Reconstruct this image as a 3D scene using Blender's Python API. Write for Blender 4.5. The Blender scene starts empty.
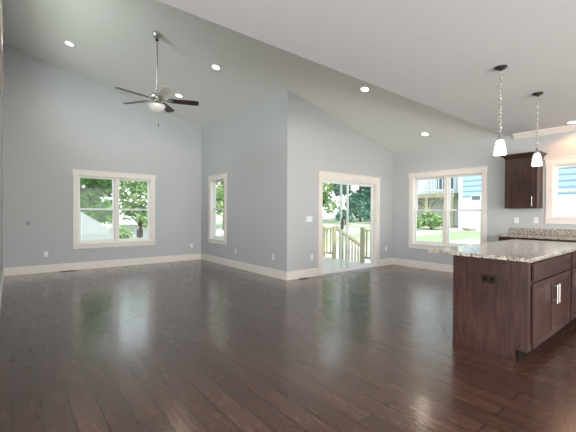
import bpy, bmesh, math, random
from mathutils import Vector, Matrix
rng = random.Random(7)
S = bpy.context.scene
COL = S.collection
PI = math.pi

# ------------------------------------------------------------------ camera
cam_d = bpy.data.cameras.new('camera')
cam_d.sensor_fit = 'HORIZONTAL'; cam_d.sensor_width = 36.0
cam_d.lens = 341.3555 / 576 * 36.0
cam_d.clip_start = 0.05; cam_d.clip_end = 400
cam = bpy.data.objects.new('camera', cam_d); COL.objects.link(cam)
yaw, pitch, roll = 0.6805, -0.0065, 0.0047
fw = Vector((math.sin(yaw)*math.cos(pitch), math.cos(yaw)*math.cos(pitch), math.sin(pitch)))
rt0 = Vector((math.cos(yaw), -math.sin(yaw), 0)); up0 = rt0.cross(fw)
rt = rt0*math.cos(roll) + up0*math.sin(roll); up = up0*math.cos(roll) - rt0*math.sin(roll)
M = Matrix.Identity(4)
for i in range(3):
    M[i][0], M[i][1], M[i][2] = rt[i], up[i], -fw[i]
M[0][3], M[1][3], M[2][3] = 0, 0, 1.28
cam.matrix_world = M
S.camera = cam

# ------------------------------------------------------------------ world, sun, exposure
S.view_settings.view_transform = 'Standard'; S.view_settings.look = 'None'
S.view_settings.gamma = 1.0; S.view_settings.use_curve_mapping = False
S.view_settings.exposure = 0.55
W = bpy.data.worlds.new('sky'); S.world = W; W.use_nodes = True
nt = W.node_tree; nt.nodes.clear()
wo = nt.nodes.new('ShaderNodeOutputWorld'); bg = nt.nodes.new('ShaderNodeBackground')
tc = nt.nodes.new('ShaderNodeTexCoord'); sx = nt.nodes.new('ShaderNodeSeparateXYZ'); cr = nt.nodes.new('ShaderNodeValToRGB')
cr.color_ramp.elements[0].position = 0.0; cr.color_ramp.elements[0].color = (0.95, 0.96, 0.97, 1)
cr.color_ramp.elements[1].position = 0.8; cr.color_ramp.elements[1].color = (0.62, 0.76, 0.98, 1)
nt.links.new(tc.outputs['Generated'], sx.inputs[0]); nt.links.new(sx.outputs['Z'], cr.inputs[0])
nt.links.new(cr.outputs[0], bg.inputs[0]); bg.inputs[1].default_value = 1.9
nt.links.new(bg.outputs[0], wo.inputs[0])

sun_d = bpy.data.lights.new('sun', 'SUN'); sun_d.energy = 3.0; sun_d.angle = math.radians(1.0); sun_d.color = (1, 0.95, 0.87)
sun = bpy.data.objects.new('sun', sun_d); COL.objects.link(sun)
sun.rotation_euler = Vector((0.42, 0.62, -1.0)).to_track_quat('-Z', 'Y').to_euler()

def area(name, loc, direction, sx_, sy_, power, col):
    l = bpy.data.lights.new(name, 'AREA'); l.shape = 'RECTANGLE'; l.size = sx_; l.size_y = sy_; l.energy = power; l.color = col
    o = bpy.data.objects.new(name, l); COL.objects.link(o); o.location = loc
    o.rotation_euler = Vector(direction).to_track_quat('-Z', 'Y').to_euler(); return o
# fill lights added in the open sides behind and left of the camera
area('fill_rear', (0.5, -4.0, 1.4), (0, 1, 0.22), 8.2, 2.7, 385, (1, .975, .955))
area('fill_entry', (-4.0, -0.6, 1.4), (1, 0, 0.05), 6.0, 2.7, 130, (1, .97, .95))
area('fill_clerestory', (-1.5, 4.6, 4.0), (0.9, 0.7, -0.35), 3.4, 1.5, 190, (.94, .97, 1))  # added fill outside the high window, brightens vault and gable wall

# ------------------------------------------------------------------ materials
def new_mat(name):
    m = bpy.data.materials.new(name); m.use_nodes = True
    n = m.node_tree; b = n.nodes['Principled BSDF']
    return m, n, b

def noise(n, scale, detail=3, rough=0.5, vec=None):
    t = n.nodes.new('ShaderNodeTexNoise'); t.inputs['Scale'].default_value = scale
    t.inputs['Detail'].default_value = detail; t.inputs['Roughness'].default_value = rough
    if vec: n.links.new(vec, t.inputs['Vector'])
    return t

def ramp(n, src, stops):
    r = n.nodes.new('ShaderNodeValToRGB'); e = r.color_ramp.elements
    while len(e) < len(stops): e.new(0.5)
    for el, (p, c) in zip(e, stops): el.position = p; el.color = (*c, 1)
    n.links.new(src, r.inputs[0]); return r

def bump(n, b, src, strength, dist=0.01):
    k = n.nodes.new('ShaderNodeBump'); k.inputs['Strength'].default_value = strength; k.inputs['Distance'].default_value = dist
    n.links.new(src, k.inputs['Height']); n.links.new(k.outputs[0], b.inputs['Normal']); return k

def obj_vec(n, scale=(1, 1, 1), rot=(0, 0, 0)):
    t = n.nodes.new('ShaderNodeTexCoord'); mp = n.nodes.new('ShaderNodeMapping')
    mp.inputs['Scale'].default_value = scale; mp.inputs['Rotation'].default_value = rot
    n.links.new(t.outputs['Object'], mp.inputs[0]); return mp.outputs[0]

def paint(name, col, rough=0.6, var=0.03, bmp=0.04, metal=0.0, spec=0.5):
    m, n, b = new_mat(name)
    v = obj_vec(n); t = noise(n, 6.0, 3, 0.5, v)
    r = ramp(n, t.outputs[0], [(0.3, tuple(c*(1-var) for c in col)), (0.7, tuple(min(1, c*(1+var)) for c in col))])
    n.links.new(r.outputs[0], b.inputs['Base Color'])
    b.inputs['Roughness'].default_value = rough; b.inputs['Metallic'].default_value = metal
    b.inputs['Specular IOR Level'].default_value = spec
    if bmp:
        t2 = noise(n, 220.0, 2, 0.5, v); bump(n, b, t2.outputs[0], bmp, 0.002)
    return m

def wood(name, dark, light, axis='z', rough=0.35, scale=1.0):
    m, n, b = new_mat(name)
    sc = {'z': (14, 14, 1.2), 'x': (1.2, 14, 14), 'y': (14, 1.2, 14)}[axis]
    v = obj_vec(n, tuple(s*scale for s in sc)); t = noise(n, 3.0, 6, 0.62, v); t.inputs['Distortion'].default_value = 0.6
    v2 = obj_vec(n); t2 = noise(n, 2.2, 2, 0.5, v2)
    mx = n.nodes.new('ShaderNodeMath'); mx.operation = 'MULTIPLY_ADD'; mx.inputs[1].default_value = 0.65
    ml = n.nodes.new('ShaderNodeMath'); ml.operation = 'MULTIPLY'; ml.inputs[1].default_value = 0.4
    n.links.new(t2.outputs[0], ml.inputs[0]); n.links.new(t.outputs[0], mx.inputs[0]); n.links.new(ml.outputs[0], mx.inputs[2])
    r = ramp(n, mx.outputs[0], [(0.32, dark), (0.72, light)])
    n.links.new(r.outputs[0], b.inputs['Base Color']); b.inputs['Roughness'].default_value = rough; b.inputs['Specular IOR Level'].default_value = 0.28
    bump(n, b, t.outputs[0], 0.06, 0.003)
    return m

def floor_mat():
    m, n, b = new_mat('dark_hardwood')
    t = n.nodes.new('ShaderNodeTexCoord'); sp = n.nodes.new('ShaderNodeSeparateXYZ'); cb = n.nodes.new('ShaderNodeCombineXYZ')
    n.links.new(t.outputs['Object'], sp.inputs[0])
    n.links.new(sp.outputs['Y'], cb.inputs['X']); n.links.new(sp.outputs['X'], cb.inputs['Y'])
    br = n.nodes.new('ShaderNodeTexBrick'); n.links.new(cb.outputs[0], br.inputs['Vector'])
    br.inputs['Scale'].default_value = 1.0; br.inputs['Brick Width'].default_value = 1.35; br.inputs['Row Height'].default_value = 0.15
    br.inputs['Mortar Size'].default_value = 0.005; br.inputs['Mortar Smooth'].default_value = 0.3; br.inputs['Bias'].default_value = 0.0
    br.offset = 0.37; br.offset_frequency = 2
    br.inputs['Color1'].default_value = (0.2, 0.2, 0.2, 1); br.inputs['Color2'].default_value = (0.8, 0.8, 0.8, 1); br.inputs['Mortar'].default_value = (0, 0, 0, 1)
    mp = n.nodes.new('ShaderNodeMapping'); mp.inputs['Scale'].default_value = (1.6, 22, 1)
    n.links.new(cb.outputs[0], mp.inputs[0])
    g = noise(n, 2.6, 6, 0.62, mp.outputs[0]); g.inputs['Distortion'].default_value = 0.8
    mp2 = n.nodes.new('ShaderNodeMapping'); mp2.inputs['Scale'].default_value = (2.0, 9, 1); n.links.new(cb.outputs[0], mp2.inputs[0])
    g2 = noise(n, 1.5, 4, 0.6, mp2.outputs[0])
    a = n.nodes.new('ShaderNodeMath'); a.operation = 'MULTIPLY_ADD'; a.inputs[1].default_value = 0.36
    n.links.new(g.outputs[0], a.inputs[0])
    a2 = n.nodes.new('ShaderNodeMath'); a2.operation = 'MULTIPLY_ADD'; a2.inputs[1].default_value = 0.20
    n.links.new(g2.outputs[0], a2.inputs[0])
    bw = n.nodes.new('ShaderNodeMath'); bw.operation = 'MULTIPLY'; bw.inputs[1].default_value = 0.26
    n.links.new(br.outputs['Color'], bw.inputs[0]); n.links.new(bw.outputs[0], a2.inputs[2]); n.links.new(a2.outputs[0], a.inputs[2])
    r = ramp(n, a.outputs[0], [(0.25, FLOOR_D), (0.41, FLOOR_M), (0.57, FLOOR_L)])
    mx = n.nodes.new('ShaderNodeMixRGB'); mx.inputs['Color2'].default_value = (0.006, 0.004, 0.003, 1)
    n.links.new(br.outputs['Fac'], mx.inputs['Fac']); n.links.new(r.outputs[0], mx.inputs['Color1'])
    n.links.new(mx.outputs[0], b.inputs['Base Color'])
    rr = ramp(n, g2.outputs[0], [(0.3, (0.22,)*3), (0.7, (0.30,)*3)])
    n.links.new(rr.outputs[0], b.inputs['Roughness'])
    b.inputs['Specular IOR Level'].default_value = 0.25
    b.inputs['Coat Weight'].default_value = 0.75; b.inputs['Coat Roughness'].default_value = 0.18; b.inputs['Coat IOR'].default_value = 1.5
    # hand-scraped surface and open seams
    inv = n.nodes.new('ShaderNodeMath'); inv.operation = 'MULTIPLY_ADD'; inv.inputs[1].default_value = -2.5
    gs = n.nodes.new('ShaderNodeMath'); gs.operation = 'MULTIPLY'; gs.inputs[1].default_value = 0.4; n.links.new(g2.outputs[0], gs.inputs[0])
    n.links.new(br.outputs['Fac'], inv.inputs[0]); n.links.new(gs.outputs[0], inv.inputs[2])
    k = bump(n, b, inv.outputs[0], 0.09, 0.008); n.links.new(k.outputs[0], b.inputs['Coat Normal'])
    return m
FLOOR_D, FLOOR_M, FLOOR_L = (0.040, 0.018, 0.012), (0.074, 0.034, 0.023), (0.104, 0.052, 0.036)

def granite():
    m, n, b = new_mat('speckled_granite')
    v = obj_vec(n)
    n1 = noise(n, 38, 5, 0.65, v); n2 = noise(n, 95, 3, 0.6, v)
    vo = n.nodes.new('ShaderNodeTexVoronoi'); vo.inputs['Scale'].default_value = 75; n.links.new(v, vo.inputs['Vector'])
    base = ramp(n, n1.outputs[0], [(0.38, (0.16, 0.13, 0.115)), (0.46, (0.42, 0.37, 0.31)), (0.56, (0.60, 0.54, 0.46)), (0.68, (0.74, 0.70, 0.64))])
    dk = ramp(n, n2.outputs[0], [(0.36, (1, 1, 1)), (0.42, (0, 0, 0))])
    mx = n.nodes.new('ShaderNodeMixRGB'); mx.inputs['Color2'].default_value = (0.035, 0.03, 0.03, 1)
    n.links.new(dk.outputs[0], mx.inputs['Fac']); n.links.new(base.outputs[0], mx.inputs['Color1'])
    mx2 = n.nodes.new('ShaderNodeMixRGB'); mx2.blend_type = 'MULTIPLY'; mx2.inputs['Fac'].default_value = 0.35
    bwv = n.nodes.new('ShaderNodeRGBToBW'); n.links.new(vo.outputs['Color'], bwv.inputs[0])
    n.links.new(mx.outputs[0], mx2.inputs['Color1']); n.links.new(bwv.outputs[0], mx2.inputs['Color2'])
    n.links.new(mx2.outputs[0], b.inputs['Base Color']); b.inputs['Roughness'].default_value = 0.14
    return m

def glass_mat():
    m, n, b = new_mat('window_glass'); n.nodes.remove(b)
    o = n.nodes['Material Output']; tr = n.nodes.new('ShaderNodeBsdfTransparent'); gl = n.nodes.new('ShaderNodeBsdfGlossy')
    tr.inputs[0].default_value = (0.94, 0.97, 0.96, 1); gl.inputs['Roughness'].default_value = 0.02
    lw = n.nodes.new('ShaderNodeLayerWeight'); pw = n.nodes.new('ShaderNodeMath'); pw.operation = 'POWER'; pw.inputs[1].default_value = 5.0
    n.links.new(lw.outputs['Facing'], pw.inputs[0])
    fr = n.nodes.new('ShaderNodeMath'); fr.operation = 'MULTIPLY_ADD'; fr.inputs[1].default_value = 0.6; fr.inputs[2].default_value = 0.010
    n.links.new(pw.outputs[0], fr.inputs[0])
    mx = n.nodes.new('ShaderNodeMixShader'); n.links.new(fr.outputs[0], mx.inputs[0]); n.links.new(tr.outputs[0], mx.inputs[1]); n.links.new(gl.outputs[0], mx.inputs[2])
    n.links.new(mx.outputs[0], o.inputs['Surface']); return m

def emit(name, col, strength):
    m, n, b = new_mat(name)
    b.inputs['Base Color'].default_value = (0.9, 0.9, 0.88, 1); b.inputs['Roughness'].default_value = 0.4
    b.inputs['Emission Color'].default_value = (*col, 1); b.inputs['Emission Strength'].default_value = strength
    return m

def leaf_mat(name, c1, c2):
    m, n, b = new_mat(name)
    g = n.nodes.new('ShaderNodeNewGeometry'); r = ramp(n, g.outputs['Random Per Island'], [(0.0, c1), (1.0, c2)])
    n.links.new(r.outputs[0], b.inputs['Base Color']); b.inputs['Roughness'].default_value = 0.5
    tl = n.nodes.new('ShaderNodeBsdfTranslucent'); n.links.new(r.outputs[0], tl.inputs[0])
    mx = n.nodes.new('ShaderNodeMixShader'); mx.inputs[0].default_value = 0.2
    n.links.new(b.outputs[0], mx.inputs[1]); n.links.new(tl.outputs[0], mx.inputs[2])
    n.links.new(mx.outputs[0], n.nodes['Material Output'].inputs['Surface'])
    return m

def siding_mat(name, col, pitch=0.16, gap=0.12):
    m, n, b = new_mat(name)
    t = n.nodes.new('ShaderNodeTexCoord'); sp = n.nodes.new('ShaderNodeSeparateXYZ'); n.links.new(t.outputs['Object'], sp.inputs[0])
    d = n.nodes.new('ShaderNodeMath'); d.operation = 'DIVIDE'; d.inputs[1].default_value = pitch; n.links.new(sp.outputs['Z'], d.inputs[0])
    f = n.nodes.new('ShaderNodeMath'); f.operation = 'FRACT'; n.links.new(d.outputs[0], f.inputs[0])
    r = ramp(n, f.outputs[0], [(0.0, tuple(c*0.35 for c in col)), (gap, col), (1.0, col)])
    n.links.new(r.outputs[0], b.inputs['Base Color']); b.inputs['Roughness'].default_value = 0.6
    bump(n, b, f.outputs[0], 0.5, 0.02)
    return m

def grass_mat():
    m, n, b = new_mat('lawn_green'); v = obj_vec(n); t = noise(n, 9, 5, 0.7, v); t2 = noise(n, 0.35, 3, 0.5, v)
    r = ramp(n, t.outputs[0], [(0.3, (0.20, 0.26, 0.12)), (0.7, (0.42, 0.50, 0.28))])
    r2 = ramp(n, t2.outputs[0], [(0.42, (0, 0, 0)), (0.55, (1, 1, 1))])
    mx = n.nodes.new('ShaderNodeMixRGB'); mx.inputs['Color2'].default_value = (0.55, 0.50, 0.42, 1)
    n.links.new(r2.outputs[0], mx.inputs['Fac']); n.links.new(r.outputs[0], mx.inputs['Color1'])
    n.links.new(mx.outputs[0], b.inputs['Base Color']); b.inputs['Roughness'].default_value = 0.9
    return m

MT = dict(
    wall=paint('wall_paint', (0.51, 0.522, 0.525), 0.6, 0.008),
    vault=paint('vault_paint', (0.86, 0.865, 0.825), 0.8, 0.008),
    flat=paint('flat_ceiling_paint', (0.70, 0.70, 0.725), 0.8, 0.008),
    trim=paint('trim_paint', (0.82, 0.765, 0.71), 0.4, bmp=0.0),
    vinyl=paint('white_vinyl', (0.82, 0.83, 0.82), 0.35, bmp=0.0),
    floor=floor_mat(), granite=granite(), glass=glass_mat(),
    cab=wood('espresso_wood', (0.014, 0.0065, 0.0055), (0.086, 0.042, 0.034), 'z', 0.30),
    cabx=wood('espresso_wood_across', (0.022, 0.010, 0.008), (0.068, 0.033, 0.027), 'x', 0.30),
    dark=paint('toe_kick_black', (0.008, 0.006, 0.005), 0.7, bmp=0, spec=.1),
    nickel=paint('brushed_nickel', (0.46, 0.445, 0.42), 0.36, metal=1.0, bmp=0),
    bronze=paint('dark_nickel', (0.16, 0.15, 0.14), 0.35, metal=1.0, bmp=0),
    blade=wood('walnut_blade', (0.020, 0.010, 0.007), (0.07, 0.035, 0.025), 'x', 0.30),
    bladesheen=paint('blade_reflection', (0.75, 0.74, 0.64), 0.35, bmp=0),  # gloss reflection on a dark blade, painted as a cream colour
    plate=paint('white_plate', (0.82, 0.83, 0.84), 0.35, bmp=0),
    slot=paint('slot_dark', (0.05, 0.05, 0.05), 0.5, bmp=0),
    brownplate=paint('brown_plate', (0.018, 0.010, 0.008), 0.45, bmp=0, spec=.2),
    bowl=emit('frosted_bowl', (1.0, 0.93, 0.80), 0.06),
    shade=emit('frosted_shade', (1.0, 0.90, 0.76), 0.8),
    lens=emit('downlight_lens', (1.0, 0.90, 0.78), 5.0),
    vent=paint('vent_brown', (0.03, 0.022, 0.018), 0.45, bmp=0, metal=0.3),
    patch=paint('patch_grey', (0.33, 0.345, 0.36), 0.6, bmp=0),
    deck=wood('deck_pine', (0.42, 0.36, 0.26), (0.66, 0.60, 0.48), 'x', 0.7),
    post=wood('treated_pine', (0.36, 0.31, 0.19), (0.58, 0.52, 0.36), 'z', 0.7),
    bark=paint('tree_bark', (0.14, 0.10, 0.07), 0.9, 0.2),
    leafA=leaf_mat('leaf_deep', (0.008, 0.06, 0.012), (0.26, 0.54, 0.13)),
    leafB=leaf_mat('leaf_light', (0.10, 0.22, 0.05), (0.52, 0.64, 0.32)),
    leafC=leaf_mat('leaf_teal', (0.05, 0.17, 0.12), (0.20, 0.38, 0.27)),
    grass=grass_mat(),
    fence=paint('grey_fence', (0.50, 0.50, 0.49), 0.8, 0.1),
    white=siding_mat('white_siding', (0.78, 0.79, 0.80)),
    sunlitsiding=siding_mat('sunlit_lap_siding', (0.84, 0.84, 0.82), 0.2),  # blue siding in full sun, its glare painted as white
    blue=siding_mat('blue_siding', (0.40, 0.54, 0.68), 0.24, 0.38),
    roof=paint('grey_shingle', (0.20, 0.20, 0.21), 0.9, 0.15),
    paleroof=paint('pale_metal_roof', (0.66, 0.66, 0.64), 0.6, 0.06),
    winglass=paint('dark_pane', (0.10, 0.13, 0.15), 0.1, bmp=0),
    rock=paint('pale_boulder', (0.55, 0.51, 0.46), 0.9, 0.2),
    concrete=paint('house_base', (0.5, 0.5, 0.48), 0.9, 0.1),
)

# ------------------------------------------------------------------ helpers
class MB:
    def __init__(s): s.bm = bmesh.new()
    def box(s, x0, x1, y0, y1, z0, z1, mat=None):
        vs = [Vector((x, y, z)) for z in (z0, z1) for y in (y0, y1) for x in (x0, x1)]
        if mat is not None: vs = [mat @ v for v in vs]
        v = [s.bm.verts.new(p) for p in vs]
        for f in ((0, 2, 3, 1), (4, 5, 7, 6), (0, 1, 5, 4), (2, 6, 7, 3), (0, 4, 6, 2), (1, 3, 7, 5)):
            s.bm.faces.new([v[i] for i in f])
        return s
    def hexa(s, low, high):
        a = [s.bm.verts.new(p) for p in low]; b = [s.bm.verts.new(p) for p in high]; n = len(a)
        s.bm.faces.new(a[::-1]); s.bm.faces.new(b)
        for i in range(n): s.bm.faces.new((a[i], a[(i+1) % n], b[(i+1) % n], b[i]))
        return s
    def lathe(s, prof, seg=24, mat=None, cx=0, cy=0, caps=True):
        rings = []
        for r, z in prof:
            ring = []
            for k in range(seg):
                a = 2*PI*k/seg; p = Vector((cx+r*math.cos(a), cy+r*math.sin(a), z))
                ring.append(s.bm.verts.new(mat @ p if mat is not None else p))
            rings.append(ring)
        for A, B in zip(rings, rings[1:]):
            for k in range(seg): s.bm.faces.new((A[k], A[(k+1) % seg], B[(k+1) % seg], B[k]))
        if caps: s.bm.faces.new(rings[0][::-1]); s.bm.faces.new(rings[-1])
        return s
    def tube(s, pts, r, seg=8):
        pts = [Vector(p) for p in pts]; rings = []
        for i, p in enumerate(pts):
            d = (pts[min(i+1, len(pts)-1)] - pts[max(i-1, 0)]).normalized()
            u = d.orthogonal().normalized() if i == 0 else (u - d*u.dot(d)).normalized()
            w = d.cross(u); rr = r[i] if isinstance(r, (list, tuple)) else r
            rings.append([s.bm.verts.new(p + u*rr*math.cos(2*PI*k/seg) + w*rr*math.sin(2*PI*k/seg)) for k in range(seg)])
        for A, B in zip(rings, rings[1:]):
            for k in range(seg): s.bm.faces.new((A[k], A[(k+1) % seg], B[(k+1) % seg], B[k]))
        s.bm.faces.new(rings[0][::-1]); s.bm.faces.new(rings[-1])
        return s
    def build(s, name, mat, parent=None, loc=None, rot=None, bevel=0, smooth=False):
        bmesh.ops.recalc_face_normals(s.bm, faces=s.bm.faces[:])
        me = bpy.data.meshes.new(name); s.bm.to_mesh(me); s.bm.free()
        me.materials.append(mat)
        if smooth:
            for p in me.polygons: p.use_smooth = True
        o = bpy.data.objects.new(name, me); COL.objects.link(o)
        if parent: o.parent = parent
        if loc: o.location = loc
        if rot: o.rotation_euler = rot
        if bevel:
            b = o.modifiers.new('bevel', 'BEVEL'); b.width = bevel; b.segments = 2; b.limit_method = 'ANGLE'
        if smooth:
            es = o.modifiers.new('edges', 'EDGE_SPLIT'); es.split_angle = math.radians(40)
        return o

def tag(o, label=None, cat=None, group=None, kind=None):
    if label: o['label'] = label
    if cat: o['category'] = cat
    if group: o['group'] = group
    if kind: o['kind'] = kind
    return o

def empty(name, loc=(0, 0, 0), rot=(0, 0, 0), **k):
    o = bpy.data.objects.new(name, None); COL.objects.link(o); o.empty_display_size = 0.1
    o.location = loc; o.rotation_euler = rot
    return tag(o, **k)

def copy_tree(o, parent=None):
    c = o.copy(); COL.objects.link(c)
    if parent: c.parent = parent
    for ch in list(o.children): copy_tree(ch, c)
    return c

# ------------------------------------------------------------------ room shell
Xb, Yc, Ya, Xd, Xe = 4.109, 5.104, 8.927, 7.578, -0.137
Yk, Zk, T = 2.556, 2.835, 0.15
Z0, SL = 4.6366, 0.2379
zc = lambda x: Z0 - SL*x
YB = -4.0; XL = -4.0

def wall(name, axis, val, side, a0, a1, top, holes, label):
    """a wall in the plane axis=val, thickness T towards side, from a0 to a1, with rectangular holes (b0,b1,z0,z1)"""
    m = MB(); cuts = sorted({a0, a1, *[h[0] for h in holes], *[h[1] for h in holes]})
    w0, w1 = sorted((val, val + side*T))
    def piece(p, q, z0, zt0, zt1):
        if axis == 'y':
            low = [(p, w0, z0), (q, w0, z0), (q, w1, z0), (p, w1, z0)]; hi = [(p, w0, zt0), (q, w0, zt1), (q, w1, zt1), (p, w1, zt0)]
        else:
            low = [(w0, p, z0), (w0, q, z0), (w1, q, z0), (w1, p, z0)]; hi = [(w0, p, zt0), (w0, q, zt1), (w1, q, zt1), (w1, p, zt0)]
        m.hexa(low, hi)
    for p, q in zip(cuts, cuts[1:]):
        hs = sorted([h for h in holes if h[0] <= p + 1e-6 and h[1] >= q - 1e-6], key=lambda h: h[2])
        z = -0.02
        for h in hs:
            if h[2] > z + 1e-4: piece(p, q, z, h[2], h[2])
            z = h[3]
        piece(p, q, z, top(p), top(q))
    return tag(m.build(name, MT['wall']), label, kind='structure')

HA = (1.152, 2.756, 0.585, 2.135)
HB = (7.572, 8.342, 0.62, 2.155)
HC = (5.035, 6.915, -0.02, 2.055)
HD = (2.966, 4.548, 0.575, 2.165)
HF = (0.50, 1.79, 1.235, 2.19)
HE = (4.6, 7.4, 3.35, 4.25)
wall('wall_back', 'y', Ya, 1, Xe - T, Xb + T, zc, [HA], 'pale grey gable wall with a wide double window')
wall('wall_side', 'x', Xb, 1, Yc, Ya, lambda y: zc(Xb), [HB], 'pale blue-grey side wall with one narrow window')
wall('wall_door', 'y', Yc, 1, Xb + T, Xd + T, zc, [HC], 'pale grey sloped wall with the sliding glass door')
wall('wall_kitchen', 'x', Xd, 1, YB, Yc, lambda y: Zk, [HD, HF], 'pale grey kitchen wall with double window and upper cabinet')
wall('wall_left', 'x', Xe, -1, Yk, Ya, lambda y: zc(Xe), [HE], 'grey wall seen edge-on at the far left')
m = MB(); m.hexa([(Xe-T, Yk-T, Zk+.15), (Xd, Yk-T, Zk+.15), (Xd, Yk, Zk+.15), (Xe-T, Yk, Zk+.15)], [(Xe-T, Yk-T, zc(Xe-T)), (Xd, Yk-T, Zk+.16), (Xd, Yk, Zk+.16), (Xe-T, Yk, zc(Xe-T))])
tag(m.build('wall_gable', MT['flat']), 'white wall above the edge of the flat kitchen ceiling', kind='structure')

m = MB(); fl = [(XL, YB), (Xd, YB), (Xd, Yc + .12), (Xb, Yc + .12), (Xb, Ya), (XL, Ya)]
m.hexa([(x, y, -0.15) for x, y in fl], [(x, y, 0) for x, y in fl])
tag(m.build('floor', MT['floor']), 'dark brown hand-scraped hardwood plank floor', kind='structure')

xo = Xe - 0.95  # unseen eave overhang, added to keep sun out of the high window
m = MB(); pl = [(xo, Yk - T), (Xd + T, Yk - T), (Xd + T, Yc + T), (Xb + T, Yc + T), (Xb + T, Ya + T), (xo, Ya + T)]
m.hexa([(x, y, zc(x)) for x, y in pl], [(x, y, zc(x) + 0.15) for x, y in pl])
tag(m.build('ceiling_vault', MT['vault']), 'sloping off-white vaulted ceiling over the living room', kind='structure')
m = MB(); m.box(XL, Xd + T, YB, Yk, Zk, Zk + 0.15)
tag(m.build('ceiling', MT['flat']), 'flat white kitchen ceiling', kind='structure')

BBH, BT = 0.161, 0.018
def baseboard(name, pts, label):
    m = MB()
    for (x0, x1, y0, y1, cx, cy) in pts:
        m.box(x0, x1, y0, y1, 0, BBH - 0.02)
        m.box(x0 + (0.006 if cx < 0 else 0)*0, x1, y0, y1, BBH - 0.02, BBH - 0.006)
        m.box(x0 + (0.008 if cx > 0 else 0), x1 - (0.008 if cx < 0 else 0), y0 + (0.008 if cy > 0 else 0), y1 - (0.008 if cy < 0 else 0), BBH - 0.006, BBH)
    return tag(m.build(name, MT['trim']), label, kind='structure')
baseboard('baseboard_back', [(Xe, Xb, Ya - BT, Ya, 0, 1)], 'tall cream baseboard under the wide living room window')
baseboard('baseboard_side', [(Xb - BT, Xb, Yc - BT, Ya - BT, 1, 0)], 'tall cream baseboard under the narrow window')
baseboard('baseboard_door', [(Xb, 4.93, Yc - BT, Yc, 0, 1), (7.02, Xd, Yc - BT, Yc, 0, 1)], 'tall cream baseboard either side of the glass door')
baseboard('baseboard_kitchen', [(Xd - BT, Xd, 2.43, Yc - BT, 1, 0)], 'tall cream baseboard under the kitchen double window')
baseboard('baseboard_left', [(Xe, Xe + BT, Yk, Ya - BT, -1, 0)], 'cream baseboard at the far left edge')
m = MB()
m.hexa([(Xd - .012, YB, Zk - .10), (Xd, YB, Zk - .10), (Xd, YB, Zk), (Xd - .095, YB, Zk), (Xd - .095, YB, Zk - .015)],
       [(Xd - .012, 2.40, Zk - .10), (Xd, 2.40, Zk - .10), (Xd, 2.40, Zk), (Xd - .095, 2.40, Zk), (Xd - .095, 2.40, Zk - .015)])
tag(m.build('trim_crown', MT['trim']), 'warm cream crown moulding where kitchen wall meets flat ceiling', kind='structure')

# ------------------------------------------------------------------ windows and door (local x along wall, y outwards, z up)
def window(name, loc, rz, w, z0, z1, units, label, head=0.115, cas=0.10, apron=0.115):
    r = empty(name, loc, (0, 0, rz), label=label, kind='structure')
    t = MT['trim']; h = z1 - z0
    for x in (-cas + .008, w - .008): MB().box(x, x + cas, -0.02, 0, z0, z1).build('window_casing', t, r, bevel=.003)
    MB().box(-cas - .005, w + cas + .005, -0.024, 0, z1 - .008, z1 + head - .02).box(-cas - .018, w + cas + .018, -0.034, 0, z1 + head - .02, z1 + head).build('window_header', t, r, bevel=.003)
    MB().box(-cas - .012, w + cas + .012, -0.045, 0.03, z0 - .025, z0).build('window_sill', t, r, bevel=.004)
    MB().box(-cas + .008, w + cas - .008, -0.02, 0, z0 - apron, z0 - .025).build('window_apron', t, r, bevel=.003)
    # jamb liner
    j = MB(); k = .02
    j.box(0, k, 0, T, z0, z1).box(w - k, w, 0, T, z0, z1).box(k, w - k, 0, T, z1 - k, z1).box(k, w - k, 0, T, z0, z0 + k)
    j.build('window_jamb', t, r)
    mull = 0.075; uw = (w - 2*k - mull*(units - 1))/units
    for u in range(units):
        x0 = k + u*(uw + mull); x1 = x0 + uw; zm = z0 + h*.505
        if u: MB().box(x0 - mull, x0, 0.03, T, z0 + k, z1 - k).build('window_mullion', t, r)
        for nm, a, b, ya, yb in (('upper_sash', zm - .018, z1 - k, .098, .128), ('lower_sash', z0 + k, zm + .018, .064, .096)):
            s = .038
            f = MB().box(x0, x0 + s, ya, yb, a, b).box(x1 - s, x1, ya, yb, a, b).box(x0 + s, x1 - s, ya, yb, b - s, b).box(x0 + s, x1 - s, ya, yb, a, a + s*(1.25 if nm == 'lower_sash' else 1))
            f = f.build(nm, MT['vinyl'], r)
            MB().box(x0 + s, x1 - s, ya + .012, ya + .016, a + s, b - s).build('glass_pane', MT['glass'], f)
    return r
window('window_1', (HA[0], Ya, 0), 0, HA[1]-HA[0], HA[2], HA[3], 2, 'wide double window with cream casing and green trees outside')
window('window_2', (Xb, HB[1], 0), -PI/2, HB[1]-HB[0], HB[2], HB[3], 1, 'narrow single window on the blue-grey side wall')
window('window_3', (Xd, HD[1], 0), -PI/2, HD[1]-HD[0], HD[2], HD[3], 2, 'double window left of the upper cabinet facing a neighbouring house')
window('window_4', (Xd, HF[1], 0), -PI/2, HF[1]-HF[0], HF[2], HF[3], 2, 'window over the back counter with blue siding outside')
window('window_5', (Xe, HE[0], 0), PI/2, HE[1]-HE[0], HE[2], HE[3], 2, 'high window under the ceiling at the left edge', head=.09)

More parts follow.
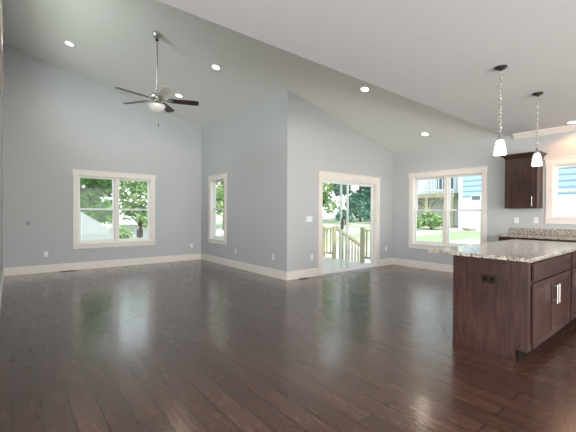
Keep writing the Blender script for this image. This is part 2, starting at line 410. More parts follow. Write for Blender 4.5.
d = empty('door_1', (HC[0], Yc, 0), label='sliding glass patio door in cream casing opening to the deck', kind='structure')
w = HC[1]-HC[0]; zt = HC[3]
for x in (-.095, w - .005): MB().box(x, x + .10, -.02, 0, 0, zt).build('door_casing', MT['trim'], d, bevel=.003)
MB().box(-.10, w + .10, -.024, 0, zt - .005, zt + .098).box(-.113, w + .113, -.034, 0, zt + .098, zt + .12).build('door_header', MT['trim'], d, bevel=.003)
MB().box(0, .03, 0, T, 0.0, zt).box(w - .03, w, 0, T, 0.0, zt).box(.03, w - .03, 0, T, zt - .05, zt).build('door_jamb', MT['trim'], d)
MB().box(0, w, 0.0, T + .02, 0.0, .022).box(.03, w - .03, .06, .065, .022, .035).box(.03, w - .03, .1, .105, .022, .035).build('door_threshold', MT['vinyl'], d)
def slab(x0, x1, y, s, nm):
    a, b = .03, zt - .05
    f = MB().box(x0, x0 + s, y, y + .03, a, b).box(x1 - s, x1, y, y + .03, a, b).box(x0 + s, x1 - s, y, y + .03, b - .06, b).box(x0 + s, x1 - s, y, y + .03, a, a + .07).build(nm, MT['vinyl'], d)
    MB().box(x0 + s, x1 - s, y + .012, y + .016, a + .07, b - .06).build('glass_pane', MT['glass'], f)
    return f
slab(.03, .915, .055, .045, 'fixed_panel')
sp = slab(.70, w - .03, .098, .045, 'sliding_panel')
MB().box(.712, .732, .062, .098, .93, 1.17).box(.705, .739, .045, .062, .95, 1.15).build('door_handle', MT['bronze'], sp, bevel=.004)
# ------------------------------------------------------------------ kitchen cabinets
XI, YI, YI2, CT = 3.41, 0.967, 1.600, 0.88
cab, cabx = MT['cab'], MT['cabx']
def shaker_door(parent, axis, face, a0, a1, z0, z1, name='door', s=.062, d=.02, out=-1, mat=None):
    """frame-and-panel door; axis: direction along the front ('x' or 'y'); face: coordinate of the cabinet front; out: sign of outwards"""
    f0, f1 = sorted((face, face + out*d)); p0, p1 = sorted((face, face + out*d*.45))
    m = MB()
    def bx(u0, u1, v0, v1, w0, w1): m.box(*((u0, u1, v0, v1) if axis == 'x' else (v0, v1, u0, u1)), w0, w1)
    bx(a0, a0 + s, f0, f1, z0, z1); bx(a1 - s, a1, f0, f1, z0, z1); bx(a0 + s, a1 - s, f0, f1, z0, z0 + s); bx(a0 + s, a1 - s, f0, f1, z1 - s, z1)
    fr = m.build(name, mat or cab, parent, bevel=.003)
    m = MB(); bx(a0 + s, a1 - s, p0, p1, z0 + s, z1 - s); m.build('door_panel', mat or cab, fr)
    return fr
def bar_pull(parent, axis, face, a, z0, z1, out=-1, r=.0065, stand=.032):
    pt = (lambda u, v, z: (u, v, z)) if axis == 'x' else (lambda u, v, z: (v, u, z))
    o = face + out*stand
    m = MB(); m.tube([pt(a, o, z0 - .012), pt(a, o, z1 + .012)], r, 10)
    for z in (z0 + .012, z1 - .012): m.tube([pt(a, face, z), pt(a, o, z)], r*.9, 8)
    return m.build('handle', MT['nickel'], parent, smooth=True)

def island_unit(x0, x1, ndoors, label, panel):
    r = empty('base_cabinet', (x0, YI, 0), label=label, cat='cabinet', group='kitchen island cabinets')
    L = lambda m, name, mat, par=None, **k: m
    ox, oy = x0, YI
    W_ = x1 - x0
    xs = .02 if panel else 0
    MB().box(xs, W_, .022, YI2 - YI - .02, .105, CT - .012).build('body', MT['dark'], r)
    # face frame
    fr = MB().box(xs, xs + .06, 0, .02, .105, CT - .003).box(W_ - .035, W_, 0, .02, .105, CT - .003).box(xs + .06, W_ - .035, 0, .02, CT - .04, CT - .003).box(xs + .06, W_ - .035, 0, .02, .105, .15).box(xs + .06, W_ - .035, 0, .02, .665, .705)
    fr.build('face_frame', cab, r, bevel=.002)
    MB().box(xs, W_, .075, .092, 0, .105).build('toe_kick', MT['dark'], r)
    MB().box(xs, W_, YI2 - YI - .02, YI2 - YI, 0, CT - .003).build('back_panel', cab, r)
    a0 = xs + .075; a1 = W_ - .02
    df = shaker_door(r, 'x', 0, a0, a1, .70, CT - .022, 'drawer', s=.045, mat=cabx)
    wd = (a1 - a0)/ndoors
    for k in range(ndoors):
        u0 = a0 + k*wd + (.002 if k else 0); u1 = a0 + (k + 1)*wd - (.002 if k < ndoors - 1 else 0)
        dr = shaker_door(r, 'x', 0, u0, u1, .118, .686)
        hx = u1 - .034 if (k == 0) else u0 + .034
        bar_pull(dr, 'x', -.02, hx, .44, .60)
    if panel:
        ep = MB(); y2 = YI2 - YI
        # end panel with a toe notch at its front bottom corner
        prof = [(.09, 0), (y2, 0), (y2, CT - .003), (0, CT - .003), (0, .105), (.09, .105)]
        ep.hexa([(0, y, z) for y, z in prof], [(.02, y, z) for y, z in prof])
        ep.build('end_panel', cab, r)
        MB().box(-.008, 0, .09, y2, 0, .013).build('shoe_moulding', cabx, r)
        pl = MB().box(-.006, 0, 1.213 - YI, 1.336 - YI, .652, .728).build('outlet_plate', MT['brownplate'], r, bevel=.003)
        for cy in (1.247, 1.302): MB().box(-.0085, -.006, cy - YI - .016, cy - YI + .016, .672, .708).build('receptacle', MT['dark'], pl, bevel=.002)
    return r
island_unit(XI, 4.75, 2, 'dark espresso island cabinet with brown outlet on its end panel', True)
island_unit(4.75, 5.80, 2, 'dark espresso island cabinet running off the right edge', False)
tag(MB().box(3.375, 5.85, .935, 1.845, CT, .915).build('island_countertop', MT['granite'], bevel=.006), 'speckled beige granite slab on top of the kitchen island', 'countertop')

# back run along the kitchen wall
bc = empty('base_cabinet', (Xd, 2.44, 0), label='dark base cabinet under the back counter on kitchen wall', cat='cabinet')
XF = Xd - .61
MB().box(-.59, -.005, -2.6, 0, .105, CT - .003).build('body', cab, bc)
MB().box(-.53, -.03, -2.6, -.02, 0, .105).build('toe_kick', MT['dark'], bc)
MB().box(-.61, -.59, -2.6, 0, .105, CT - .003).build('face_frame', cab, bc)
for k in range(4):
    y1 = -.03 - k*.63; y0 = y1 - .60
    if k == 0: shaker_door(bc, 'y', -.61, y0, y1, .70, CT - .04, 'drawer', s=.045)
    else: shaker_door(bc, 'y', -.61, y0, y1, .70, CT - .04, 'drawer', s=.045)
    dr = shaker_door(bc, 'y', -.61, y0, y1, .12, .68); bar_pull(dr, 'y', -.63, y0 + .035, .46, .60)
tag(MB().box(Xd - .65, Xd - .002, -.2, 2.465, CT, .915).build('back_countertop', MT['granite'], bevel=.005), 'speckled granite counter along the kitchen wall below the window', 'countertop')
tag(MB().box(Xd - .022, Xd - .001, -.2, 2.465, .915, 1.03).build('backsplash', MT['granite'], bevel=.002), 'low speckled granite backsplash strip against the kitchen wall', 'backsplash')

uc = empty('wall_cabinet', (Xd, 1.93, 1.40), label='dark espresso upper cabinet with crown hung beside the sink window', cat='cabinet')
MB().box(-.31, -.002, 0, .512, 0, .935).build('body', cab, uc, bevel=.002)
MB().box(-.33, -.31, 0, .512, 0, .935).build('face_frame', cab, uc, bevel=.002)
dr = shaker_door(uc, 'y', -.33, .035, .50, .012, .918, s=.06); bar_pull(dr, 'y', -.35, .068, .05, .20)
m = MB()
def ringpts(o, z): return [(-.35 - o, -o, z), (-.002, -o, z), (-.002, .512 + o, z), (-.35 - o, .512 + o, z)]
m.hexa(ringpts(.004, .925), ringpts(.012, .945)); m.hexa(ringpts(.014, .945), ringpts(.055, .985)); m.hexa(ringpts(.06, .985), ringpts(.06, 1.0))
m.build('crown', cab, uc)

# faucet on the back counter (dark spout tip shows at the right edge of the window)
# ------------------------------------------------------------------ pendants
def spot(name, loc, energy, size, col, par, blend=.6, rad=.05):
    l = bpy.data.lights.new(name, 'SPOT'); l.energy = energy; l.spot_size = size; l.spot_blend = blend; l.color = col; l.shadow_soft_size = rad
    o = bpy.data.objects.new(name, l); COL.objects.link(o); o.parent = par; o.location = loc; return o
def pendant(x, y, label):
    r = empty('pendant_light', (x, y, Zk), label=label, cat='lamp', group='pendants over the kitchen island')
    MB().lathe([(.001, 0), (.062, 0), (.062, -.008), (.05, -.022), (.02, -.032), (.008, -.045)], 24).build('canopy', MT['bronze'], r, smooth=True)
    ch = MB(); zt, zb = -.04, -.69; n = 17
    ln = (zt - zb)/n
    for k in range(n):
        a = k*PI/2; c = zt - (k + .5)*ln; e = Vector((math.cos(a), math.sin(a), 0)); pts = []
        for q in range(11):
            th = 2*PI*q/10; pts.append(Vector((0, 0, c)) + e*math.cos(th)*.013 + Vector((0, 0, 1))*math.sin(th)*ln*.66)
        ch.tube(pts, .0042, 6)
    ch.build('chain', MT['nickel'], r, smooth=True)
    MB().tube([(.004, 0, zt), (-.004, .004, -.2), (.004, -.004, -.4), (0, 0, zb)], .0025, 6).build('cord', MT['plate'], r)
    MB().lathe([(.004, -.68), (.012, -.70), (.018, -.73), (.027, -.755), (.028, -.768), (.02, -.77)], 20).build('socket_cap', MT['nickel'], r, smooth=True)
    MB().lathe([(.022, -.762), (.031, -.768), (.040, -.79), (.049, -.83), (.056, -.88), (.060, -.918), (.057, -.922), (.046, -.86), (.036, -.80), (.022, -.778)], 28).build('lamp_shade', MT['shade'], r, smooth=True)
    l = bpy.data.lights.new('pendant_bulb', 'POINT'); l.energy = 5; l.color = (1, .80, .58); l.shadow_soft_size = .055
    o = bpy.data.objects.new('pendant_bulb', l); COL.objects.link(o); o.parent = r; o.location = (0, 0, -.96)
pendant(4.003, 1.397, 'pendant with frosted glass shade nearer the living room')
pendant(5.226, 1.397, 'pendant with frosted glass shade in front of the upper cabinet')

# ------------------------------------------------------------------ recessed lights
tilt = math.atan(SL)
def downlight(x, y, flat, label, energy=10, col=(1, .86, .70)):
    r = empty('recessed_light', (x, y, Zk if flat else zc(x)), (0, 0 if flat else tilt, 0), label=label, cat='ceiling light', group='recessed ceiling lights')
    m = MB(); seg = 28
    m.lathe([(.068, -.001), (.098, -.001), (.098, -.006), (.088, -.011), (.068, -.008), (.068, -.001)], seg, caps=False)
    m.build('trim_ring', MT['plate'], r, smooth=True)
    MB().lathe([(.001, -.002), (.067, -.002), (.067, -.006), (.001, -.0065)], seg).build('lamp_lens', MT['lens'], r)
    spot('downlight_lamp', (0, 0, -.03), energy, math.radians(150), col, r, rad=.07)
downlight(0.839, 7.539, False, 'round recessed light left of the ceiling fan')
downlight(2.937, 7.559, False, 'round recessed light just behind the fan blades')
downlight(2.895, 5.682, False, 'round recessed light right of the ceiling fan, above the wall corner')
downlight(4.841, 3.84, False, 'round recessed light on the slope above the sliding door')
downlight(6.876, 3.848, False, 'round recessed light low on the slope above the kitchen double window')
downlight(7.287, 1.45, True, 'recessed light on the flat ceiling above the sink window', 17, (1, .46, .20))

# ------------------------------------------------------------------ ceiling fan
fx, fy = 1.842, 5.689
fan = empty('ceiling_fan', (fx, fy, 3.13), label='brushed nickel ceiling fan with dark blades and glass bowl light', cat='ceiling fan')
zt = zc(fx) - 3.13
MB().lathe([(.001, .01), (.068, .01), (.072, -.005), (.066, -.03), (.045, -.062), (.024, -.078), (.014, -.082)], 28, Matrix.Translation((0, 0, zt)) @ Matrix.Rotation(tilt, 4, 'Y')).build('canopy', MT['nickel'], fan, smooth=True)
MB().lathe([(.02, zt - .085), (.027, zt - .095), (.027, zt - .11), (.014, zt - .12)], 20).build('hanger_ball', MT['slot'], fan, smooth=True)
MB().lathe([(.013, .10), (.013, zt - .07)], 14).build('downrod', MT['nickel'], fan, smooth=True)
MB().lathe([(.014, .165), (.028, .16), (.034, .135), (.034, .115), (.06, .105), (.092, .09), (.108, .06), (.108, .02), (.098, .0), (.07, -.012), (.02, -.012)], 32).build('motor_housing', MT['nickel'], fan, smooth=True)
MB().lathe([(.02, -.012), (.062, -.012), (.066, -.04), (.05, -.06), (.09, -.066), (.10, -.075), (.10, -.088), (.02, -.088)], 28).build('light_fitter', MT['nickel'], fan, smooth=True)
MB().lathe([(.11, -.082), (.134, -.092), (.13, -.115), (.112, -.15), (.08, -.178), (.04, -.195), (.012, -.20), (.001, -.20)], 32).build('light_bowl', MT['bowl'], fan, smooth=True)
MB().lathe([(.001, -.196), (.014, -.197), (.012, -.212), (.004, -.222), (.001, -.225)], 14).build('finial', MT['nickel'], fan, smooth=True)
pc = MB().tube([(.02, -.02, -.215), (.02, -.02, -.40)], .004, 6).build('pull_chain', MT['nickel'], fan)
MB().lathe([(.001, -.398), (.006, -.402), (.009, -.42), (.007, -.438), (.001, -.442)], 12, None, .02, -.02).build('chain_fob', MT['slot'], pc, smooth=True)
for k in range(5):
    a = math.radians(-22 - 72*k)
    pale = (k == 1)
    R_ = Matrix.Rotation(a, 4, 'Z') @ Matrix.Rotation(math.radians(-12), 4, 'X')
    m = MB(); outl = []
    for x, hw in ((.175, .052), (.22, .060), (.45, .068), (.60, .070), (.648, .064), (.66, .050)): outl.append((x, hw))
    poly = [(x, hw) for x, hw in outl] + [(x, -hw) for x, hw in reversed(outl)]
    m.hexa([(x, y, -.004) for x, y in poly], [(x, y, .004) for x, y in poly])
    b = m.build('blade', MT['bladesheen' if pale else 'blade'], fan, rot=R_.to_euler())
    if pale: b['label'] = 'blade face with a pale reflection painted on'
    m = MB(); pr = [(.085, .018), (.15, .020), (.20, .040), (.235, .034), (.255, .0), (.235, -.034), (.20, -.040), (.15, -.020), (.085, -.018)]
    m.hexa([(x, y, -.010) for x, y in pr], [(x, y, -.004) for x, y in pr])
    m.build('blade_iron', MT['nickel'], b, bevel=.002)

# ------------------------------------------------------------------ outlets, switches, vents
def outlet(loc, rz, label, w=.07, h=.115, kind='outlet'):
    nm, cat = ('wall_outlet', 'outlet') if kind == 'outlet' else ('light_switch', 'switch')
    r = empty(nm, loc, (0, 0, rz), label=label, cat=cat, group='white wall outlets' if kind == 'outlet' else None)
    MB().box(-w/2, w/2, -.007, 0, -h/2, h/2).build('cover_plate', MT['plate'], r, bevel=.003)
    if kind == 'outlet':
        for z in (-.026, .026):
            f = MB().box(-.017, .017, -.010, -.007, z - .016, z + .016).build('receptacle', MT['vinyl'], r, bevel=.002)
            MB().box(-.008, -.006, -.0108, -.0095, z - .004, z + .006).box(.006, .008, -.0108, -.0095, z - .004, z + .006).build('slot', MT['slot'], f)
    else:
        n = max(1, round(w/.05))
        for k in range(n):
            x = -w/2 + w*(k + .5)/n
            MB().box(x - .014, x + .014, -.0105, -.007, -.033, .033).build('rocker', MT['vinyl'], r, bevel=.002)
outlet((.57, Ya, .395), 0, 'white outlet low on the gable wall left of the wide window')
outlet((3.83, Ya, .398), 0, 'white outlet low on the gable wall right of the wide window')
outlet((Xb, 7.03, .396), -PI/2, 'white outlet under the narrow window on the side wall')
outlet((Xb, 5.54, .405), -PI/2, 'white outlet low on the side wall near the outer corner')
outlet((4.76, Yc, .40), 0, 'white outlet low on wall left of the sliding door')
outlet((7.30, Yc, .42), 0, 'white outlet low on wall right of the sliding door')
outlet((4.686, Yc, 1.177), 0, 'wide white switch plate left of the sliding door', .165, .115, 'switch')
outlet((Xd, 2.347, 1.175), -PI/2, 'white double switch plate under the upper cabinet, on its left', .075, .115, 'switch')
outlet((Xd, 2.033, 1.18), -PI/2, 'white outlet under the upper cabinet beside the sink window')
tag(MB().lathe([(.001, 0), (.045, 0), (.045, .004), (.040, .006), (.001, .006)], 24, Matrix.Translation((.272, Ya, 1.062)) @ Matrix.Rotation(PI/2, 4, 'X')).build('blank_cover', MT['patch'], smooth=True), 'small round grey cover disc on the gable wall', 'wall cover')
def vent(x0, x1, y0, y1, label):
    cx, cy = (x0 + x1)/2, (y0 + y1)/2
    r = empty('floor_vent', (cx, cy, 0), label=label, cat='vent')
    w, d = (x1 - x0)/2, (y1 - y0)/2
    MB().box(-w, w, -d, -d + .014, 0, .006).box(-w, w, d - .014, d, 0, .006).box(-w, -w + .014, -d, d, 0, .006).box(w - .014, w, -d, d, 0, .006).build('frame', MT['vent'], r)
    g = MB(); n = 14
    for k in range(n):
        x = -w + .02 + (2*w - .04)*k/(n - 1); g.box(x - .004, x + .004, -d + .014, d - .014, .001, .005)
    g.build('grille', MT['vent'], r)
    MB().box(-w + .014, w - .014, -d + .014, d - .014, .0004, .001).build('damper', MT['slot'], r)
vent(.80, 1.11, 8.79, 8.89, 'dark floor register by the baseboard below the wide window')
vent(4.39, 4.58, 4.985, 5.075, 'dark floor register by the baseboard left of the sliding door')

# ------------------------------------------------------------------ outside: ground, deck, trees, houses
def gz(x, y):
    t = max(0, min(1, (x - 8.2)/6.0)); t = t*t*(3 - 2*t)
    t2 = max(0, min(1, (x - 15)/14.0))
    return -0.55 + 1.12*t + 0.5*t2
m = MB(); xs = [-70, -30, -12, -4, 0, 4, 6, 8, 9, 10, 11, 12, 13, 14, 15, 16, 18, 20, 24, 30, 45, 80]; ys = [-60, -30, -12, -5, 0, 4, 6, 8, 10, 12, 15, 20, 26, 35, 60, 90]
gv = [[m.bm.verts.new((x, y, gz(x, y))) for y in ys] for x in xs]
for i in range(len(xs) - 1):
    for j in range(len(ys) - 1): m.bm.faces.new((gv[i][j], gv[i+1][j], gv[i+1][j+1], gv[i][j+1]))
tag(m.build('ground', MT['grass']), 'sunlit yard of patchy grass and bare earth', kind='structure')

DZ = -0.06
dk = empty('deck', (Xb + T, Yc + T, 0), label='pale wooden deck outside the sliding door', cat='deck')
DX, DY = 7.60 - Xb - T, 7.72 - Yc - T
m = MB(); n = 17
for k in range(n):
    y = DY*k/n; m.box(0, DX, y, y + DY/n - .006, DZ - .035, DZ)
m.build('decking', MT['deck'], dk)
MB().box(0, DX, 0, .04, DZ - .25, DZ - .036).box(0, DX, DY - .04, DY, DZ - .25, DZ - .036).box(0, .04, .04, DY - .04, DZ - .25, DZ - .036).box(DX - .04, DX, .04, DY - .04, DZ - .25, DZ - .036).build('rim_joist', MT['post'], dk)
for x in (.05, DX - .15):
    for y in (.05, DY - .15): MB().box(x, x + .1, y, y + .1, -.56, DZ - .036).build('pier', MT['post'], dk)
def railing(p0, p1, z, label, hgt=.92):
    v = Vector((p1[0] - p0[0], p1[1] - p0[1], 0)); L = v.length; a = math.atan2(v.y, v.x)
    r = empty('deck_railing', (p0[0], p0[1], z), (0, 0, a), label=label, cat='railing', group='deck railings')
    for x in (0, L): MB().box(x - .045, x + .045, -.045, .045, 0, hgt + .05).build('post', MT['post'], r)
    MB().box(.045, L - .045, -.05, .05, hgt - .04, hgt).build('top_rail', MT['post'], r)
    MB().box(.045, L - .045, -.02, .02, .12, .18).build('bottom_rail', MT['post'], r)
    n = int(L/.125)
    for k in range(1, n): MB().box(L*k/n - .018, L*k/n + .018, -.018, .018, .18, hgt - .04).build('baluster', MT['post'], r)
railing((5.4, 7.64), (7.52, 7.64), DZ, 'deck railing running across the far side of the deck')
railing((7.52, 7.54), (7.52, 7.08), DZ, 'short deck railing left of the steps')
railing((7.52, 6.02), (7.52, 5.32), DZ, 'deck railing with thick post right of the steps')
st = empty('deck_steps', (7.60, 6.05, 0), label='wooden steps leading down from the deck', cat='steps')
for k in range(3):
    MB().box(.02 + .28*k, .29 + .28*k, .02, .98, DZ - .16*(k + 1) - .02, DZ - .16*(k + 1) + .02).build('tread', MT['deck'], st)
for y in (.0, .98): MB().hexa([(0.01, y, DZ - .45), (.01, y, DZ - .03), (.9, y, DZ - .48), (.9, y, DZ - .495), (.75, y, DZ - .495)], [(0.01, y + .035, DZ - .45), (.01, y + .035, DZ - .03), (.9, y + .035, DZ - .48), (.9, y + .035, DZ - .495), (.75, y + .035, DZ - .495)]).build('stringer', MT['post'], st)
rl = MB(); y = 1.0
rl.hexa([(0.0, y - .03, .82), (1.2, y - .03, .22), (1.2, y - .03, .31), (0.0, y - .03, .91)], [(0, y + .06, .82), (1.2, y + .06, .22), (1.2, y + .06, .31), (0, y + .06, .91)])
rl.build('hand_rail', MT['post'], st)
MB().box(1.14, 1.23, y - .03, y + .06, -.55, .36).build('newel_post', MT['post'], st)
for k in range(1, 8):
    x = k*.145; MB().box(x - .018, x + .018, y, y + .036, -.1 - x*.35, .84 - x*.5).build('baluster', MT['post'], st)

def crown_mesh(name, mat, parent, blobs, n, size, seed, loc=(0, 0, 0)):
    g = random.Random(seed); me = bpy.data.meshes.new(name); V, F = [], []
    tot = sum(b[3]**2 for b in blobs)
    for (bx, by, bz, br) in blobs:
        for _ in range(int(n*br*br/tot)):
            d = Vector((g.gauss(0, 1), g.gauss(0, 1), g.gauss(0, 1))).normalized(); rr = br*(g.random()**.4)
            p = Vector((bx, by, bz)) + Vector((d.x*rr, d.y*rr, d.z*rr*.85))
            u = Vector((g.gauss(0, 1), g.gauss(0, 1), g.gauss(0, .6))).normalized(); v = u.orthogonal().normalized()
            v = (v*math.cos(g.random()*6.3) + u.cross(v)*math.sin(g.random()*6.3)).normalized()
            s = size*(.6 + .8*g.random()); i = len(V)
            V += [p - u*s, p + v*s*.45 + Vector((0, 0, s*.1)), p + u*s, p - v*s*.45 + Vector((0, 0, s*.1))]; F.append((i, i + 1, i + 2, i + 3))
    me.from_pydata([tuple(q) for q in V], [], F); me.materials.append(mat)
    o = bpy.data.objects.new(name, me); COL.objects.link(o); o.parent = parent; o.location = loc; return o
def tree(x, y, h, rad, mat, label, seed, n=5000, size=.16, low=.3, cat='tree', nm='leafy_tree'):
    z = gz(x, y); r = empty(nm, (x, y, z), label=label, cat=cat)
    g = random.Random(seed + 100)
    zb = h*low
    m = MB().tube([(0, 0, -.1), (g.uniform(-.1, .1), g.uniform(-.1, .1), zb), (g.uniform(-.2, .2), g.uniform(-.2, .2), h*.8)], [.03*h**.5 + .02, .025*h**.5 + .015, .015], 8)
    for k in range(5):
        a = g.uniform(0, 6.3); zz = g.uniform(zb*.9, h*.6); m.tube([(0, 0, zz), (math.cos(a)*rad*.7, math.sin(a)*rad*.7, zz + rad*.5)], [.035, .012], 6)
    m.build('trunk', MT['bark'], r)
    bl = []
    for k in range(16):
        a = g.uniform(0, 6.3); q = rad*.75*g.random()**.5
        t_ = g.random(); zz = zb + rad*.15 + (h - zb - rad*.5)*t_
        s = (1 - abs(t_ - .4)*.7)
        bl.append((math.cos(a)*q*s, math.sin(a)*q*s, zz, rad*g.uniform(.30, .48)))
    crown_mesh('crown', mat, r, bl, n, size, seed)
    return r
def shrub(x, y, h, mat, label, seed, n=900, size=.08):
    z = gz(x, y); r = empty('garden_shrub', (x, y, z), label=label, cat='shrub')
    g = random.Random(seed)
    m = MB()
    for k in range(5):
        a = g.uniform(0, 6.3); m.tube([(0, 0, -.05), (math.cos(a)*h*.3, math.sin(a)*h*.3, h*.7)], [.02, .006], 6)
    m.build('stem', MT['bark'], r)
    bl = [(g.uniform(-.35, .35)*h, g.uniform(-.35, .35)*h, h*g.uniform(.35, .75), h*g.uniform(.25, .35)) for _ in range(7)]
    crown_mesh('foliage', mat, r, bl, n, size, seed)

# beyond the wide window
tree(2.35, 16.6, 5.5, 1.55, MT['leafA'], 'dense dark green tree above the grey fence outside the wide window', 1, 5200, .17, .30)
tree(2.9, 21.4, 6.6, 1.5, MT['leafA'], 'green tree outside the wide window, behind the darkest tree', 2, 3600, .18, .28)
tree(5.0, 18.2, 5.2, 1.35, MT['leafB'], 'pale green airy tree outside the wide window, right pane', 3, 1500, .15, .22)
shrub(3.75, 16.2, 1.3, MT['leafB'], 'pale green bush outside beside the low end of the grey fence', 4)
fe = empty('yard_fence', (1.2, 13.4, 0), (0, 0, math.radians(40)), label='grey board fence sloping down outside the wide window', cat='fence')
m = MB(); n = 20
for k in range(n):
    x = k*.13; m.box(x, x + .122, 0, .02, gz(1, 14) - .02, 1.72 - .46*x)
m.build('boards', MT['fence'], fe)
for x in (0.05, 1.3, 2.5): MB().box(x - .05, x + .05, .021, .11, -.6, 1.66 - .46*x).build('post', MT['fence'], fe)
sh = empty('garden_shed', (4.6, 20.6, gz(5, 21)), label='white outbuilding with one dark window outside the wide window', cat='shed')
MB().box(0, 2.6, 0, 2.2, 0, 1.15).build('wall', MT['white'], sh)
MB().hexa([(-.15, -.2, 1.15), (2.75, -.2, 1.15), (2.75, 1.1, 1.75), (-.15, 1.1, 1.75)], [(-.15, -.2, 1.22), (2.75, -.2, 1.22), (2.75, 1.1, 1.82), (-.15, 1.1, 1.82)]).hexa([(-.15, 2.4, 1.15), (2.75, 2.4, 1.15), (2.75, 1.1, 1.75), (-.15, 1.1, 1.75)], [(-.15, 2.4, 1.22), (2.75, 2.4, 1.22), (2.75, 1.1, 1.82), (-.15, 1.1, 1.82)]).build('roof', MT['paleroof'], sh)
wf = MB().box(.9, 1.32, -.03, 0, .42, .95).build('window', MT['vinyl'], sh); MB().box(.94, 1.28, -.036, -.03, .46, .91).build('pane', MT['winglass'], wf)

# beyond the narrow window
tree(8.3, 16.8, 6.0, 1.5, MT['leafB'], 'pale sparse tree outside the narrow side window', 5, 2600, .13, .22)
tree(11.6, 21.5, 7.0, 2.0, MT['leafB'], 'tall pale tree farther beyond the narrow side window', 6, 2600, .17, .2)
# beyond the sliding door
tree(16.2, 16.6, 7.5, 1.7, MT['leafB'], 'pale airy tree outside the left door panel', 7, 2600, .15, .12)
tree(18.6, 19.8, 8.5, 1.9, MT['leafB'], 'pale tree standing behind the airy tree outside the left door panel', 10, 3600, .17, .10)
tree(20.0, 16.2, 8.5, 2.3, MT['leafC'], 'tall blue-green tree outside the right door panel', 8, 9000, .17, .07)
tree(24.8, 19.2, 9.5, 2.4, MT['leafC'], 'blue-green tree farther back outside the right door panel', 9, 8000, .19, .07)
tree(23.0, 23.8, 9.5, 2.4, MT['leafC'], 'blue-green tree farthest beyond the left door panel', 11, 6000, .2, .07)
for i, (x, y) in enumerate(((15.9, 14.1), (17.6, 13.4))):
    shrub(x, y, 1.0, MT['leafC'], ('dark green shrub beyond the deck post outside the door', 'dark green shrub at the foot of the tall blue-green tree')[i], 20 + i, 1400, .09)

# neighbouring houses beyond the kitchen windows
NX = 17.0
ng = gz(NX, 8)
hw = empty('neighbour_house', (NX, 8.1, ng), label='white sided house with raised deck outside the kitchen double window', cat='house')
MB().box(1.6, 8, 0, 4.4, -.3, 6.2).build('wall', MT['white'], hw)
MB().hexa([(1.2, -.1, 6.2), (8.4, -.1, 6.2), (8.4, 2.2, 7.6), (1.2, 2.2, 7.6)], [(1.2, -.1, 6.35), (8.4, -.1, 6.35), (8.4, 2.2, 7.75), (1.2, 2.2, 7.75)]).hexa([(1.2, 4.6, 6.2), (8.4, 4.6, 6.2), (8.4, 2.2, 7.6), (1.2, 2.2, 7.6)], [(1.2, 4.6, 6.35), (8.4, 4.6, 6.35), (8.4, 2.2, 7.75), (1.2, 2.2, 7.75)]).build('roof', MT['roof'], hw)
for (y0, z0) in ((.5, 1.9), (2.6, 1.9)):
    f = MB().box(1.56, 1.6, y0, y0 + 1.1, z0, z0 + 1.5).build('window', MT['vinyl'], hw); MB().box(1.54, 1.56, y0 + .07, y0 + 1.03, z0 + .07, z0 + 1.43).build('pane', MT['winglass'], f)
fd = empty('raised_deck', (NX, 7.95, ng), label='raised wooden deck with white balusters on the neighbouring house', cat='deck')
MB().box(0, 1.58, 0, 4.2, 1.50, 1.72).build('decking', MT['post'], fd)
MB().box(.0, .1, 0, 4.2, 2.62, 2.70).box(0, .1, 0, 4.2, 1.86, 1.92).build('rail', MT['vinyl'], fd)
for k in range(22): MB().box(.03, .07, k*.195 + .02, k*.195 + .06, 1.72, 2.62).build('baluster', MT['vinyl'], fd)
for y in (.05, 1.4, 2.75, 4.05): MB().box(.02, .16, y, y + .14, -.2, 1.5).build('post', MT['post'], fd)
for y0, s in ((.19, 1), (1.40, -1), (1.54, 1), (2.75, -1), (2.89, 1), (4.05, -1)):
    MB().hexa([(.05, y0, .80), (.05, y0, .95), (.05, y0 + s*.6, 1.5), (.05, y0 + s*.48, 1.5)], [(.13, y0, .80), (.13, y0, .95), (.13, y0 + s*.6, 1.5), (.13, y0 + s*.48, 1.5)]).build('brace', MT['post'], fd)

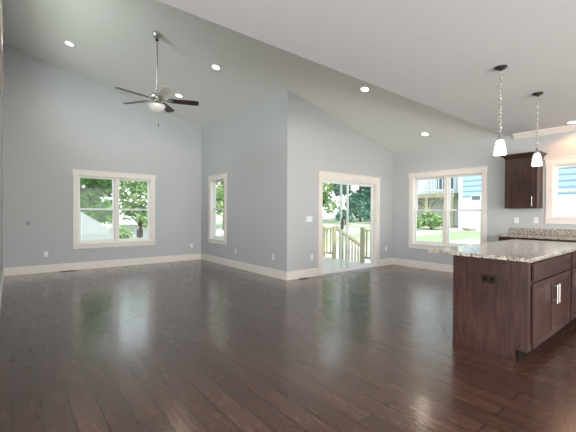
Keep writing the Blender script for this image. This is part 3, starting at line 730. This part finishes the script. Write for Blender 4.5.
bh = empty('neighbour_house', (NX - .6, 7.45, ng), label='blue sided house outside the sink window and right of the raised deck', cat='house')
MB().box(0, 9, -11, 0, 1.42, 5.6).build('upper_wall', MT['blue'], bh)
MB().box(0, 9, -11, 0, -.4, 1.42).build('sunlit_lower_wall', MT['sunlitsiding'], bh)  # sunlit lower part of the blue siding, brightness put into the colour
MB().box(-.03, 0, -.16, .0, -.4, 5.6).box(-.03, .0, -11, -.16, 5.4, 5.6).build('corner_board', MT['vinyl'], bh)
MB().box(-1.25, 9.3, -11.4, .3, 5.6, 5.78).hexa([(-1.25, -11.4, 5.78), (9.3, -11.4, 5.78), (9.3, .3, 5.78), (-1.25, .3, 5.78)], [(4, -11.4, 8), (4.1, -11.4, 8), (4.1, .3, 8), (4, .3, 8)]).build('roof', MT['roof'], bh)
for (y0, z0, w_, h_) in ((-.98, 1.28, .42, .24),):
    f = MB().box(-.03, 0, y0, y0 + w_, z0, z0 + h_).build('window', MT['vinyl'], bh); MB().box(-.04, -.03, y0 + .03, y0 + w_ - .03, z0 + .03, z0 + h_ - .03).build('pane', MT['winglass'], f)
shrub(14.0, 8.35, .7, MT['leafB'], 'green shrub under the neighbouring deck, left pane', 31, 1100, .09)
shrub(15.2, 8.15, .85, MT['leafB'], 'green shrub under the neighbouring deck, beside the window mullion', 32, 1100, .09)
def boulder(x, y, s, label, seed):
    bm = bmesh.new(); bmesh.ops.create_icosphere(bm, subdivisions=3, radius=1); g = random.Random(seed)
    ph = [g.uniform(0, 6) for _ in range(6)]
    for v in bm.verts:
        k = 1 + .14*math.sin(3*v.co.x + ph[0]) + .12*math.sin(4*v.co.y + ph[1]) + .1*math.sin(5*v.co.z + ph[2])
        v.co = Vector((v.co.x*s*k, v.co.y*s*.8*k, v.co.z*s*.6*k))
    me = bpy.data.meshes.new('boulder'); bm.to_mesh(me); bm.free(); me.materials.append(MT['rock'])
    for p in me.polygons: p.use_smooth = True
    o = bpy.data.objects.new('boulder', me); COL.objects.link(o); o.location = (x, y, gz(x, y) + s*.4); tag(o, label, 'boulder')
boulder(15.6, 6.62, .30, 'pale boulder on the grass in front of the blue house', 3)
